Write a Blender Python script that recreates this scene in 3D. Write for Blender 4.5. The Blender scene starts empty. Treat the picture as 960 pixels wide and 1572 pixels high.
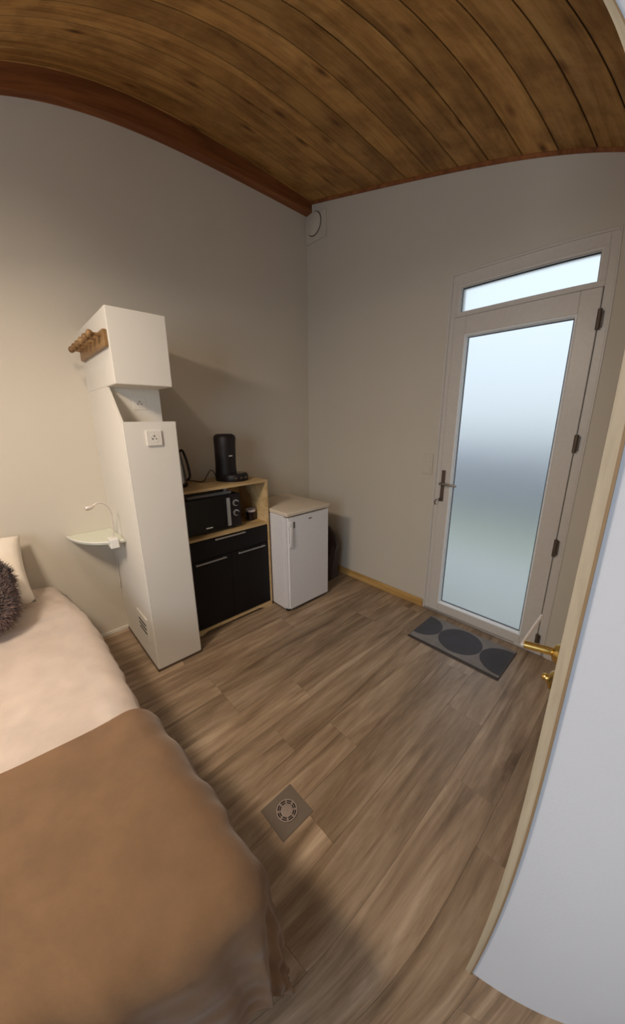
import bpy, bmesh, math, random
import numpy as np
from mathutils import Vector as V, Matrix, noise

PI = math.pi
SC = bpy.context.scene
COL = SC.collection
random.seed(7)

# ------------------------------------------------------------------ camera
# the photograph comes from a phone's ultra wide lens: its lens curve is set as a fisheye lens polynomial
cam = bpy.data.cameras.new('camera')
cam_ob = bpy.data.objects.new('camera', cam)
COL.objects.link(cam_ob)
SC.camera = cam_ob
cam.type = 'PANO'
cam.panorama_type = 'FISHEYE_LENS_POLYNOMIAL'
cam.sensor_fit = 'VERTICAL'
cam.sensor_height = 15.72
cam.sensor_width = 9.60
cam.fisheye_fov = PI
cam.fisheye_polynomial_k0 = 0
cam.fisheye_polynomial_k1 = -1.95193 / 10
cam.fisheye_polynomial_k2 = 0
cam.fisheye_polynomial_k3 = 2.64009 / 1000
cam.fisheye_polynomial_k4 = -2.11610 / 10000
cam.clip_start = 0.02
CAMP = V((2.5922, -2.3834, 1.5157))
yaw, pit, rol = 0.81803, 0.26725, -0.00754
cy_, sy_ = math.cos(yaw), math.sin(yaw)
fwd = V((-sy_ * math.cos(pit), cy_ * math.cos(pit), -math.sin(pit)))
rt = V((cy_, sy_, 0))
up = rt.cross(fwd)
c_, s_ = math.cos(rol), math.sin(rol)
r2 = c_ * rt + s_ * up
u2 = -s_ * rt + c_ * up
M = Matrix((r2, u2, -fwd)).transposed().to_4x4()
M.translation = CAMP
cam_ob.matrix_world = M

# ------------------------------------------------------------------ world, lights, exposure
SC.view_settings.view_transform = 'Standard'
SC.view_settings.look = 'None'
SC.view_settings.gamma = 1
SC.view_settings.use_curve_mapping = False
SC.view_settings.exposure = 0.12
SC.cycles.sample_clamp_indirect = 4.0
SC.cycles.max_bounces = 10
SC.cycles.diffuse_bounces = 6
SC.cycles.blur_glossy = 0.5

w = bpy.data.worlds.new('overcast_sky')
SC.world = w
w.use_nodes = True
nt = w.node_tree
bg = nt.nodes['Background']
tc = nt.nodes.new('ShaderNodeTexCoord')
sep = nt.nodes.new('ShaderNodeSeparateXYZ')
ramp = nt.nodes.new('ShaderNodeValToRGB')
nt.links.new(tc.outputs['Generated'], sep.inputs[0])
nt.links.new(sep.outputs['Z'], ramp.inputs[0])
nt.links.new(ramp.outputs[0], bg.inputs[0])
ramp.color_ramp.elements[0].position = 0.0
ramp.color_ramp.elements[0].color = (0.55, 0.64, 0.72, 1)
ramp.color_ramp.elements[1].position = 0.45
ramp.color_ramp.elements[1].color = (0.72, 0.86, 1.0, 1)
bg.inputs[1].default_value = 1.28

def light(name, kind, loc, target, energy, color, **kw):
    l = bpy.data.lights.new(name, kind)
    l.energy = energy
    l.color = color
    for k, v in kw.items():
        setattr(l, k, v)
    o = bpy.data.objects.new(name, l)
    COL.objects.link(o)
    o.location = loc
    o.rotation_euler = (V(target) - V(loc)).to_track_quat('-Z', 'Y').to_euler()
    return o

LAMP = V((1.35, -2.35, 2.90))
# warm bulb of the ceiling spot (its housing is built below)
light('ceiling_spot_bulb', 'SPOT', LAMP, (0.25, -2.55, 0.9), 24, (1.0, 0.81, 0.60), spot_size=math.radians(125), spot_blend=1.0, shadow_soft_size=0.05)
FILL = V((1.45, -2.98, 2.36))  # added warm fill that lifts the whole room, from an unseen disc
light('added_fill_light', 'AREA', FILL, FILL + V((0.05, 0.12, -1)), 46, (1.0, 0.84, 0.67), shape='DISK', size=0.44)
# daylight entering by the rear window and by the glazed door
light('rear_window_daylight', 'AREA', (2.9, -4.52, 1.75), (2.4, 0, 1.2), 30, (0.66, 0.82, 1.0), shape='RECTANGLE', size=1.2, size_y=1.2)

# ------------------------------------------------------------------ materials
def srgb(r, g, b):
    f = lambda c: (c / 255 / 12.92) if c / 255 <= 0.04045 else ((c / 255 + 0.055) / 1.055) ** 2.4
    return (f(r), f(g), f(b), 1)

class MAT:
    def __init__(s, name, col=(0.8, 0.8, 0.8, 1), rough=0.6, metal=0.0, spec=0.5):
        s.m = bpy.data.materials.new(name)
        s.m.use_nodes = True
        s.nt = s.m.node_tree
        s.b = s.nt.nodes['Principled BSDF']
        s.b.inputs['Base Color'].default_value = col
        s.b.inputs['Roughness'].default_value = rough
        s.b.inputs['Metallic'].default_value = metal
        s.b.inputs['Specular IOR Level'].default_value = spec
    def n(s, t, **kw):
        x = s.nt.nodes.new(t)
        for k, v in kw.items():
            setattr(x, k, v)
        return x
    def l(s, a, b):
        s.nt.links.new(a, b)
    def noise(s, scale, detail=4, rough=0.5, vec=None, dist=0.0):
        x = s.n('ShaderNodeTexNoise')
        x.inputs['Scale'].default_value = scale
        x.inputs['Detail'].default_value = detail
        x.inputs['Roughness'].default_value = rough
        x.inputs['Distortion'].default_value = dist
        if vec is not None:
            s.l(vec, x.inputs['Vector'])
        return x.outputs['Fac']
    def ramp(s, fac, stops):
        x = s.n('ShaderNodeValToRGB')
        e = x.color_ramp.elements
        while len(e) < len(stops):
            e.new(0.5)
        for i, (p, c) in enumerate(stops):
            e[i].position = p
            e[i].color = c
        s.l(fac, x.inputs[0])
        return x.outputs[0]
    def mix(s, a, b, fac, mode='MIX'):
        x = s.n('ShaderNodeMix', data_type='RGBA', blend_type=mode)
        if isinstance(fac, (int, float)):
            x.inputs[0].default_value = fac
        else:
            s.l(fac, x.inputs[0])
        for i, q in ((6, a), (7, b)):
            if isinstance(q, tuple):
                x.inputs[i].default_value = q
            else:
                s.l(q, x.inputs[i])
        return x.outputs[2]
    def bump(s, h, strength=0.2, dist=0.01):
        x = s.n('ShaderNodeBump')
        x.inputs['Strength'].default_value = strength
        x.inputs['Distance'].default_value = dist
        s.l(h, x.inputs['Height'])
        s.l(x.outputs[0], s.b.inputs['Normal'])
    def pos(s, scale=(1, 1, 1), offset_random=0.0):
        g = s.n('ShaderNodeNewGeometry')
        mp = s.n('ShaderNodeMapping')
        mp.inputs['Scale'].default_value = scale
        s.l(g.outputs['Position'], mp.inputs['Vector'])
        if offset_random:
            oi = s.n('ShaderNodeObjectInfo')
            cmb = s.n('ShaderNodeCombineXYZ')
            mu = s.n('ShaderNodeMath', operation='MULTIPLY')
            mu.inputs[1].default_value = offset_random
            s.l(oi.outputs['Random'], mu.inputs[0])
            s.l(mu.outputs[0], cmb.inputs[0]); s.l(mu.outputs[0], cmb.inputs[1]); s.l(mu.outputs[0], cmb.inputs[2])
            s.l(cmb.outputs[0], mp.inputs['Location'])
        return mp.outputs[0]
    def rnd(s):
        return s.n('ShaderNodeObjectInfo').outputs['Random']

def plain(name, rgb, rough=0.5, metal=0.0, spec=0.5, grain=0.0, scale=60):
    m = MAT(name, srgb(*rgb), rough, metal, spec)
    p = m.pos()
    f = m.noise(scale, 3, 0.5, p)
    k = 0.012
    c0 = srgb(*[max(0, v * (1 - k)) for v in rgb]); c1 = srgb(*[min(255, v * (1 + k)) for v in rgb])
    m.l(m.ramp(f, [(0.3, c0), (0.7, c1)]), m.b.inputs['Base Color'])
    if grain:
        m.bump(f, grain, 0.002)
    return m.m

def wall_paint(name, rgb):
    m = MAT(name, srgb(*rgb), 0.85, 0, 0.25)
    p = m.pos()
    f = m.noise(2.2, 4, 0.5, p)
    c = m.ramp(f, [(0.3, srgb(*[v * 0.985 for v in rgb])), (0.7, srgb(*rgb))])
    m.l(c, m.b.inputs['Base Color'])
    f2 = m.noise(140, 2, 0.5, p)
    m.bump(f2, 0.12, 0.002)
    return m.m

def wood(name, dark, mid, lite, axis='y', scale=1.0, rough=0.5, rand=13.0, knots=False, bump=0.08, per_piece=0.12, blotch=0.0):
    m = MAT(name, srgb(*mid), rough, 0, 0.35)
    a, b = 14 * scale, 1.1 * scale
    sc = {'x': (b, a, a), 'y': (a, b, a), 'z': (a, a, b)}[axis]
    p = m.pos(sc, rand)
    f = m.noise(1.0, 6, 0.62, p, 0.8)
    c = m.ramp(f, [(0.28, srgb(*dark)), (0.5, srgb(*mid)), (0.72, srgb(*lite))])
    sc2 = tuple(v * 4.5 for v in sc)
    p2 = m.pos(sc2, rand * 1.7)
    f2 = m.noise(1.0, 3, 0.6, p2)
    c2 = m.ramp(f2, [(0.35, (0.72, 0.70, 0.68, 1)), (0.6, (1, 1, 1, 1))])
    c = m.mix(c, c2, 0.55, 'MULTIPLY')
    if knots:
        vo = m.n('ShaderNodeTexVoronoi')
        vo.inputs['Scale'].default_value = 1.0
        vo.inputs['Randomness'].default_value = 1.0
        sk = {'x': (2.6, 7, 7), 'y': (7, 2.6, 7), 'z': (7, 7, 2.6)}[axis]
        m.l(m.pos(sk, rand), vo.inputs['Vector'])
        k = m.ramp(vo.outputs['Distance'], [(0.035, (0.13, 0.075, 0.05, 1)), (0.10, (0.55, 0.45, 0.4, 1)), (0.2, (1, 1, 1, 1))])
        c = m.mix(c, k, 0.85, 'MULTIPLY')
        bl = m.noise(5.0, 4, 0.6, m.pos((1, 1, 1), rand))
        kb = m.ramp(bl, [(0.38, (0.6, 0.55, 0.5, 1)), (0.58, (1, 1, 1, 1))])
        c = m.mix(c, kb, 0.8, 'MULTIPLY')
    if blotch:
        bl = m.noise(1.0, 5, 0.65, m.pos(tuple(v * k for v, k in zip((6, 6, 6), {'x': (0.3, 1, 1), 'y': (1, 0.3, 1), 'z': (1, 1, 0.3)}[axis])), rand * 0.6), 0.6)
        c = m.mix(c, m.ramp(bl, [(0.36, (0.62, 0.58, 0.54, 1)), (0.56, (1, 1, 1, 1))]), blotch, 'MULTIPLY')
    lo, hi = 1 - per_piece, 1 + per_piece * 0.4
    rr = m.ramp(m.rnd(), [(0.0, (lo, lo, lo * 0.98, 1)), (1.0, (hi, hi, hi, 1))])
    c = m.mix(c, rr, 1.0, 'MULTIPLY')
    m.l(c, m.b.inputs['Base Color'])
    if bump:
        m.bump(f2, bump, 0.002)
    return m.m

def fabric(name, rgb, rough=0.95, big=0.05, sheen=0.3, weave=350, bump=0.25):
    m = MAT(name, srgb(*rgb), rough, 0, 0.15)
    p = m.pos()
    f = m.noise(9, 5, 0.6, p)
    c = m.ramp(f, [(0.3, srgb(*[v * (1 - big) for v in rgb])), (0.7, srgb(*[min(255, v * (1 + big * 0.6)) for v in rgb]))])
    m.l(c, m.b.inputs['Base Color'])
    m.b.inputs['Sheen Weight'].default_value = sheen
    f2 = m.noise(weave, 2, 0.5, p)
    m.bump(f2, bump, 0.002)
    return m.m

M_ = {}
M_['wall'] = wall_paint('painted_wall', (212, 204, 190))
M_['wall_far'] = wall_paint('painted_far_wall', (204, 196, 182))
M_['wall_cool'] = wall_paint('painted_cubicle_wall', (206, 210, 218))
M_['box'] = wall_paint('painted_casing', (226, 221, 212))
M_['floor'] = wood('vinyl_plank', (112, 92, 73), (164, 141, 117), (196, 174, 150), 'y', 1.0, 0.40, per_piece=0.2, blotch=0.55)
M_['floor_base'] = plain('underlay', (70, 58, 46), 0.8)
M_['ceil'] = wood('pine_board', (146, 104, 54), (188, 142, 80), (208, 164, 102), 'y', 0.9, 0.6, knots=True, per_piece=0.2)
M_['ceil_base'] = plain('ceiling_deck', (40, 26, 16), 0.8)
M_['beam'] = wood('stained_beam', (104, 58, 30), (142, 86, 48), (164, 106, 62), 'y', 0.8, 0.5)
M_['skirt'] = wood('pine_skirting', (168, 128, 70), (196, 156, 94), (212, 176, 116), 'x', 0.8, 0.5)
M_['post'] = wood('raw_pine_post', (160, 146, 122), (178, 164, 140), (188, 175, 152), 'z', 0.8, 0.6)
M_['oak'] = wood('light_oak_board', (182, 150, 102), (206, 176, 128), (220, 194, 148), 'y', 0.8, 0.5)
M_['rack'] = wood('varnished_rack_wood', (112, 84, 50), (142, 108, 70), (164, 130, 88), 'x', 1.0, 0.4)
M_['edge_band'] = plain('brown_edge_band', (142, 118, 88), 0.7)
M_['shelf'] = plain('milky_shelf_glass', (222, 226, 210), 0.2)
M_['white'] = plain('white_plastic', (232, 230, 226), 0.4)
M_['pvc'] = plain('white_door_profile', (206, 199, 191), 0.35)
M_['enamel'] = plain('white_enamel', (226, 224, 226), 0.35)
M_['enamel_top'] = plain('fridge_worktop', (216, 202, 182), 0.45)
M_['black'] = plain('black_lacquer', (14, 10, 11), 0.5, 0.0, 0.3)
M_['matblack'] = plain('black_plastic', (26, 19, 20), 0.5, 0.0, 0.35)
M_['glassblack'] = plain('black_glass', (10, 9, 10), 0.12)
M_['dark'] = plain('dark_gap', (20, 18, 16), 0.9)
M_['bead'] = plain('white_glazing_bead', (238, 238, 238), 0.35)
M_['gasket'] = plain('dark_gasket', (38, 44, 62), 0.6)
M_['steel'] = plain('brushed_steel', (170, 168, 165), 0.32, 1.0)
M_['alu'] = plain('satin_aluminium', (190, 190, 190), 0.38, 0.9)
M_['pale_metal'] = plain('pale_satin_metal', (222, 212, 204), 0.4, 0.4)
M_['hinge'] = plain('dark_hinge_metal', (96, 82, 70), 0.5, 0.4)
M_['brass'] = plain('polished_brass', (232, 200, 122), 0.22, 1.0)
M_['mug'] = plain('dark_glaze', (34, 20, 20), 0.25)
M_['mug_rim'] = plain('pale_glaze', (200, 190, 190), 0.3)
M_['bag'] = fabric('dark_brown_cloth', (52, 36, 30), big=0.15)
M_['duvet'] = fabric('white_cotton', (244, 231, 220), big=0.03, weave=260, bump=0.15)
M_['pillow'] = fabric('ivory_cotton', (238, 227, 212), big=0.02, bump=0.15)
M_['blanket'] = fabric('taupe_fleece', (170, 134, 99), big=0.07, sheen=0.5, weave=420, bump=0.4)
M_['fur'] = fabric('dark_fur', (122, 98, 90), big=0.25, sheen=0.6, weave=200)
M_['mattress'] = fabric('mattress_ticking', (214, 208, 198))
M_['bedbase'] = fabric('grey_bed_base', (92, 88, 84))
M_['mat_grey'] = fabric('grey_mat_pile', (126, 120, 116), big=0.08, weave=500, bump=0.5)
M_['mat_dark'] = fabric('charcoal_mat_pile', (58, 56, 62), big=0.12, weave=500, bump=0.5)
M_['mat_edge'] = plain('mat_rubber_edge', (62, 52, 48), 0.7)
M_['tile'] = plain('grey_drain_tile', (112, 100, 88), 0.7, grain=0.2)
M_['drain'] = plain('worn_drain_metal', (172, 156, 148), 0.45, 0.5)
M_['terrace'] = plain('pale_terrace', (196, 196, 190), 0.9, scale=3)
M_['lawn'] = plain('lawn', (176, 178, 156), 0.95, scale=8)
M_['hedge'] = plain('hedge_leaf', (158, 160, 172), 0.9, scale=12)
M_['soffit'] = plain('soffit_paint', (84, 88, 96), 0.8)
M_['roof'] = plain('roof_sheet', (90, 80, 76), 0.8)

def glass(name, rough, ior, col=(1, 1, 1, 1)):
    m = MAT(name, col, rough)
    m.b.inputs['Transmission Weight'].default_value = 1
    m.b.inputs['IOR'].default_value = ior
    f = m.noise(900, 2, 0.5, m.pos())
    m.bump(f, 0.03, 0.001)
    return m.m
M_['frost'] = glass('frosted_glass', 0.5, 1.3, (0.97, 0.965, 0.95, 1))
M_['clear'] = glass('clear_glass', 0.02, 1.45, (0.9, 1.0, 0.95, 1))

# ------------------------------------------------------------------ helpers
def box(bm, lo, hi, bev=0.0, seg=1):
    lo = V(lo); hi = V(hi)
    r = bmesh.ops.create_cube(bm, size=1)
    vs = r['verts']
    for v in vs:
        v.co = V([lo[i] + (v.co[i] + 0.5) * (hi[i] - lo[i]) for i in range(3)])
    if bev:
        es = list({e for v in vs for e in v.link_edges})
        bmesh.ops.bevel(bm, geom=es, offset=bev, segments=seg, profile=0.5, affect='EDGES', clamp_overlap=True)
    return bm

def lathe(bm, prof, c=(0, 0, 0), seg=32, axis='z', cap=True):
    rings = []
    c = V(c)
    for r, h in prof:
        ring = []
        for i in range(seg):
            a = 2 * PI * i / seg
            x, y = r * math.cos(a), r * math.sin(a)
            p = {'z': V((x, y, h)), 'x': V((h, x, y)), 'y': V((y, h, x))}[axis]
            ring.append(bm.verts.new(c + p))
        rings.append(ring)
    for a, b in zip(rings[:-1], rings[1:]):
        for i in range(seg):
            j = (i + 1) % seg
            bm.faces.new((a[i], a[j], b[j], b[i]))
    if cap:
        bm.faces.new(rings[0][::-1])
        bm.faces.new(rings[-1])
    return bm

def tube(bm, pts, r, seg=10):
    pts = [V(p) for p in pts]
    rs = r if isinstance(r, (list, tuple)) else [r] * len(pts)
    prev = None
    rings = []
    t0 = (pts[1] - pts[0]).normalized()
    nrm = t0.orthogonal().normalized()
    for i, p in enumerate(pts):
        t = (pts[min(i + 1, len(pts) - 1)] - pts[max(i - 1, 0)]).normalized()
        nrm = (nrm - t * nrm.dot(t)).normalized()
        bn = t.cross(nrm)
        rings.append([bm.verts.new(p + rs[i] * (math.cos(2 * PI * k / seg) * nrm + math.sin(2 * PI * k / seg) * bn)) for k in range(seg)])
    for a, b in zip(rings[:-1], rings[1:]):
        for i in range(seg):
            j = (i + 1) % seg
            bm.faces.new((a[i], a[j], b[j], b[i]))
    bm.faces.new(rings[0][::-1]); bm.faces.new(rings[-1])
    return bm

def smooth_path(pts, n=8):
    pts = [V(p) for p in pts]
    out = []
    P = [pts[0] * 2 - pts[1]] + pts + [pts[-1] * 2 - pts[-2]]
    for i in range(1, len(P) - 2):
        for k in range(n):
            t = k / n
            a, b, c, d = P[i - 1], P[i], P[i + 1], P[i + 2]
            out.append(0.5 * ((2 * b) + (c - a) * t + (2 * a - 5 * b + 4 * c - d) * t * t + (3 * b - a - 3 * c + d) * t ** 3))
    out.append(pts[-1])
    return out

def prism(bm, poly, z0, z1, axis='z'):
    def P(u, v, h):
        return {'z': V((u, v, h)), 'x': V((h, u, v)), 'y': V((u, h, v))}[axis]
    a = [bm.verts.new(P(u, v, z0)) for u, v in poly]
    b = [bm.verts.new(P(u, v, z1)) for u, v in poly]
    n = len(poly)
    for i in range(n):
        j = (i + 1) % n
        bm.faces.new((a[i], a[j], b[j], b[i]))
    bm.faces.new(a[::-1]); bm.faces.new(b)
    return bm

def BM():
    return bmesh.new()

def obj(name, bm, mat, parent=None, smooth=None, **kw):
    """link one mesh; geometry is given in world space and moved to the parent's frame (parents are unrotated empties or meshes)"""
    bmesh.ops.recalc_face_normals(bm, faces=bm.faces[:])
    me = bpy.data.meshes.new(name)
    bm.to_mesh(me); bm.free()
    me.materials.append(M_[mat] if isinstance(mat, str) else mat)
    if smooth:
        for p in me.polygons:
            p.use_smooth = True
        if smooth is not True:
            me.set_sharp_from_angle(angle=math.radians(smooth))
    o = bpy.data.objects.new(name, me)
    COL.objects.link(o)
    bb = [V(v) for v in (tuple(map(min, zip(*[v.co for v in me.vertices]))), tuple(map(max, zip(*[v.co for v in me.vertices]))))]
    org = V(((bb[0].x + bb[1].x) / 2, (bb[0].y + bb[1].y) / 2, bb[0].z))
    me.transform(Matrix.Translation(-org))
    if parent is not None:
        o.parent = parent
        q = org.copy(); pp = parent
        while pp is not None:
            q -= pp.location; pp = pp.parent
        o.location = q
    else:
        o.location = org
    for k, v in kw.items():
        o[k] = v
    return o

def thing(name, loc, label, category, group=None):
    o = bpy.data.objects.new(name, None)
    o.empty_display_size = 0.05
    COL.objects.link(o)
    o.location = loc
    o['label'] = label; o['category'] = category
    if group: o['group'] = group
    return o

def sroot(name, loc=(0, 0, 0)):
    o = bpy.data.objects.new(name, None)
    COL.objects.link(o); o.location = loc
    o['kind'] = 'structure'
    return o

def struct(name, bm, mat, **kw):
    return obj(name, bm, mat, None, kind='structure', **kw)

def bxo(name, lo, hi, mat, parent=None, bev=0.0, seg=1, **kw):
    return obj(name, box(BM(), lo, hi, bev, seg), mat, parent, **kw)

# ------------------------------------------------------------------ room shell
RX, RY = 4.0, -4.6           # room: x 0..RX, y RY..0
H0, HS, HY = 3.362, -0.2475, -0.05
def ceil_z(x, y): return H0 + HS * x + HY * y

# floor: slab and laid planks, running away from the camera
W = 0.187; G = 0.0006
floor = struct('floor', box(BM(), (-0.2, RY - 0.2, -0.06), (RX + 0.2, 0.0, -0.006)), 'floor_base')
plank_mesh = {}
def plank(x0, x1, y0, y1):
    key = (round(x1 - x0, 4), round(y1 - y0, 4))
    if key not in plank_mesh:
        bm = box(BM(), (-(x1 - x0) / 2, -(y1 - y0) / 2, -0.006), ((x1 - x0) / 2, (y1 - y0) / 2, 0.0))
        top = [e for e in bm.edges if all(abs(v.co.z) < 1e-6 for v in e.verts)]
        bmesh.ops.bevel(bm, geom=top, offset=0.0006, segments=1, affect='EDGES')
        bmesh.ops.recalc_face_normals(bm, faces=bm.faces[:])
        me = bpy.data.meshes.new('plank'); bm.to_mesh(me); bm.free(); me.materials.append(M_['floor'])
        plank_mesh[key] = me
    o = bpy.data.objects.new('plank', plank_mesh[key])
    COL.objects.link(o)
    o.parent = floor
    o.location = V(((x0 + x1) / 2, (y0 + y1) / 2, 0)) - floor.location
# end joints read off the photograph (row index counted from the boundary at x=1.45)
joints = {-3: -1.69, -2: -1.69, -1: -1.33, 0: -1.612, 1: -1.38, 2: -1.745, 3: -0.83, 4: -1.18}
i = -8
while 1.45 + i * W < RX:
    x0 = max(0.0, 1.45 + i * W); x1 = min(RX, 1.45 + (i + 1) * W)
    if x1 > 0.01 and x0 < x1:
        j = joints.get(i, -0.35 - ((i * 0.37) % 1.0) * 1.2)
        ys = [0.0]
        y = j
        while y + 1.22 < -0.05: y += 1.22
        while y > RY:
            ys.append(y); y -= 1.22
        ys.append(RY)
        for a, b in zip(ys[:-1], ys[1:]):
            plank(x0 + G / 2, x1 - G / 2, b + G / 2, a - G / 2)
    i += 1

# ceiling: deck and pine boards on the slope
def slab(x0, x1, y0, y1, dz0, dz1):
    bm = BM(); vs = []
    for dz in (dz0, dz1):
        for x, y in ((x0, y0), (x1, y0), (x1, y1), (x0, y1)):
            vs.append(bm.verts.new((x, y, ceil_z(x, y) + dz)))
    for f in ((3, 2, 1, 0), (4, 5, 6, 7), (0, 1, 5, 4), (1, 2, 6, 5), (2, 3, 7, 6), (3, 0, 4, 7)):
        bm.faces.new([vs[k] for k in f])
    return bm
ceiling = struct('ceiling', slab(-0.15, RX + 0.15, RY - 0.15, 0.15, 0.016, 0.08), 'ceil_base')
i = -8
while True:
    x0 = 1.205 + i * W; x1 = x0 + W
    i += 1
    if x1 < 0.02: continue
    if x0 > RX: break
    x0 = max(0, x0); x1 = min(RX, x1)
    bm = slab(x0 + 0.0035, x1 - 0.0035, RY, 0.0, 0.0, 0.016)
    low = [e for e in bm.edges if all(abs(v.co.z - ceil_z(v.co.x, v.co.y)) < 1e-5 for v in e.verts)]
    bmesh.ops.bevel(bm, geom=low, offset=0.003, segments=1, affect='EDGES')
    obj('board', bm, 'ceil', ceiling)

# walls
T = 0.15
def wall_poly_y(name, x0, x1, y0, y1, mat, holes=()):
    """wall along x with sloped head, made of strips around rectangular holes (x0,x1,z0,z1)"""
    bm = BM()
    xs = sorted({x0, x1, *[h[0] for h in holes], *[h[1] for h in holes]})
    for a, b in zip(xs[:-1], xs[1:]):
        hs = sorted([h for h in holes if h[0] <= a + 1e-6 and h[1] >= b - 1e-6], key=lambda h: h[2])
        z = -0.06
        segs = []
        for h in hs:
            segs.append((z, h[2])); z = h[3]
        segs.append((z, None))
        for lo, hi in segs:
            if hi is not None and hi - lo < 1e-4: continue
            za = hi if hi is not None else None
            t = lambda x: (hi if hi is not None else ceil_z(x, (y0 + y1) / 2) + 0.03)
            vs = [bm.verts.new(p) for p in ((a, y0, lo), (b, y0, lo), (b, y1, lo), (a, y1, lo), (a, y0, t(a)), (b, y0, t(b)), (b, y1, t(b)), (a, y1, t(a)))]
            for f in ((3, 2, 1, 0), (4, 5, 6, 7), (0, 1, 5, 4), (1, 2, 6, 5), (2, 3, 7, 6), (3, 0, 4, 7)):
                bm.faces.new([vs[k] for k in f])
    return struct(name, bm, mat)

DXL, DXR, DZT = 1.413, 2.263, 2.422
wall_poly_y('wall_far', -T, RX + T, 0.0, T, 'wall_far', [(DXL, DXR, -0.06, DZT)])
wall_poly_y('wall_rear', -T, RX + T, RY - T, RY, 'wall', [(2.3, 3.5, 1.0, 2.3)])

def wall_x(name, x0, x1, y0, y1, mat, z1=None):
    bm = BM()
    vs = []
    for z in (0, 1):
        for x, y in ((x0, y0), (x1, y0), (x1, y1), (x0, y1)):
            vs.append(bm.verts.new((x, y, -0.06 if z == 0 else (z1 if z1 else ceil_z(x, y) + 0.03))))
    for f in ((3, 2, 1, 0), (4, 5, 6, 7), (0, 1, 5, 4), (1, 2, 6, 5), (2, 3, 7, 6), (3, 0, 4, 7)):
        bm.faces.new([vs[k] for k in f])
    return bm
struct('wall_left', wall_x('', -T, 0, RY, 0.0, ''), 'wall')
struct('wall_outer_right', wall_x('', RX, RX + T, RY, 0.0, ''), 'wall')
# shower cubicle on the right: its front wall faces the camera, its side wall holds a door
EY = -1.7234
struct('wall_cubicle_front', wall_x('', 2.5435, RX, EY + 0.001, EY + 0.07, ''), 'wall_cool')
bm = wall_x('', 2.5293, 2.60, -0.78, 0.0, '')
b2 = wall_x('', 2.5293, 2.60, EY + 0.07, -0.78, '')
me_ = bpy.data.meshes.new('t'); b2.to_mesh(me_); 
for v in b2.verts:
    if v.co.z < 0: v.co.z = 2.04
b2.to_mesh(me_); bm.from_mesh(me_); b2.free(); bpy.data.meshes.remove(me_)
struct('wall_cubicle_side', bm, 'wall')
struct('trim_1', wall_x('', 2.5255, 2.5425, EY - 0.004, EY + 0.04, ''), 'post')
struct('trim_2', wall_x('', 2.5425, 2.5470, EY - 0.006, EY + 0.02, ''), 'edge_band')
# beam against the left wall and cove strip on the far wall
b = BM()
q = []
for y in (RY, 0.0):
    q.append([b.verts.new(p) for p in ((0.0, y, 3.262), (0.07, y, 3.268), (0.07, y, ceil_z(0.07, y) + 0.01), (0.0, y, ceil_z(0, y) + 0.01))])
for k in range(4):
    j = (k + 1) % 4
    b.faces.new((q[0][k], q[0][j], q[1][j], q[1][k]))
b.faces.new(q[0]); b.faces.new(q[1][::-1])
struct('trim_3', b, 'beam')
b = BM()
vs = []
for x in (0.07, RX):
    z = ceil_z(x, 0)
    vs.append([b.verts.new(p) for p in ((x, 0, z - 0.018), (x, -0.008, z - 0.016), (x, -0.018, z - 0.004), (x, -0.018, z + 0.004), (x, 0, z + 0.004))])
for k in range(5):
    j = (k + 1) % 5
    b.faces.new((vs[0][k], vs[0][j], vs[1][j], vs[1][k]))
b.faces.new(vs[0]); b.faces.new(vs[1][::-1])
struct('trim_4', b, 'beam')
# skirtings
SX, SY0, SY1, SZ = 0.647, -1.8935, -1.61, 1.5185
bxo('baseboard_far', (0.0, -0.014, 0), (1.398, 0, 0.068), 'skirt', None, 0.003, kind='structure')
bxo('baseboard_left', (0.0, RY, 0), (0.008, SY0, 0.028), 'box', None, 0.002, kind='structure')
bxo('baseboard_far_right', (2.275, -0.012, 0), (2.5293, 0, 0.05), 'pvc', None, 0.003, kind='structure')

# boxed-in partition beside the kitchen cupboard
part = sroot('wall_partition', (SX / 2, (SY0 + SY1) / 2, 0))
bm = box(BM(), (0.0, SY0, 0.0), (SX, SY1, SZ))
es = [e for e in bm.edges if all(abs(v.co.x - SX) < 1e-6 for v in e.verts) and abs(e.verts[0].co.z - e.verts[1].co.z) > 0.1]
bmesh.ops.bevel(bm, geom=es, offset=0.006, segments=3, affect='EDGES')
obj('lower_casing', bm, 'box', part, smooth=40)
BX, BZ0, BZ1 = 0.45, 1.701, 2.052
bxo('recessed_panel', (0.0, SY0 + 0.014, SZ), (BX, SY1 - 0.005, BZ0), 'box', part)
b = BM(); prism(b, [(0.0, SZ), (SX - 0.01, SZ), (BX + 0.02, BZ0), (0.0, BZ0)], SY0 + 0.0005, SY0 + 0.0135, 'y')
obj('sloped_cheek', b, 'box', part)
bxo('upper_casing', (0.0, SY0, BZ0), (SX, SY1, BZ1), 'box', part, 0.004, 2)
bxo('foot_strip', (0.0, SY0 - 0.005, 0.0), (SX + 0.004, SY1 + 0.0, 0.014), 'hinge', part)
hatch = bxo('access_hatch', (0.36, SY0 - 0.006, 0.16), (0.56, SY0, 0.33), 'box', part, 0.002)
for k in range(3):
    bxo('slot', (0.39, SY0 - 0.008, 0.21 + 0.03 * k), (0.53, SY0 - 0.005, 0.219 + 0.03 * k), 'dark', hatch)

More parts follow.
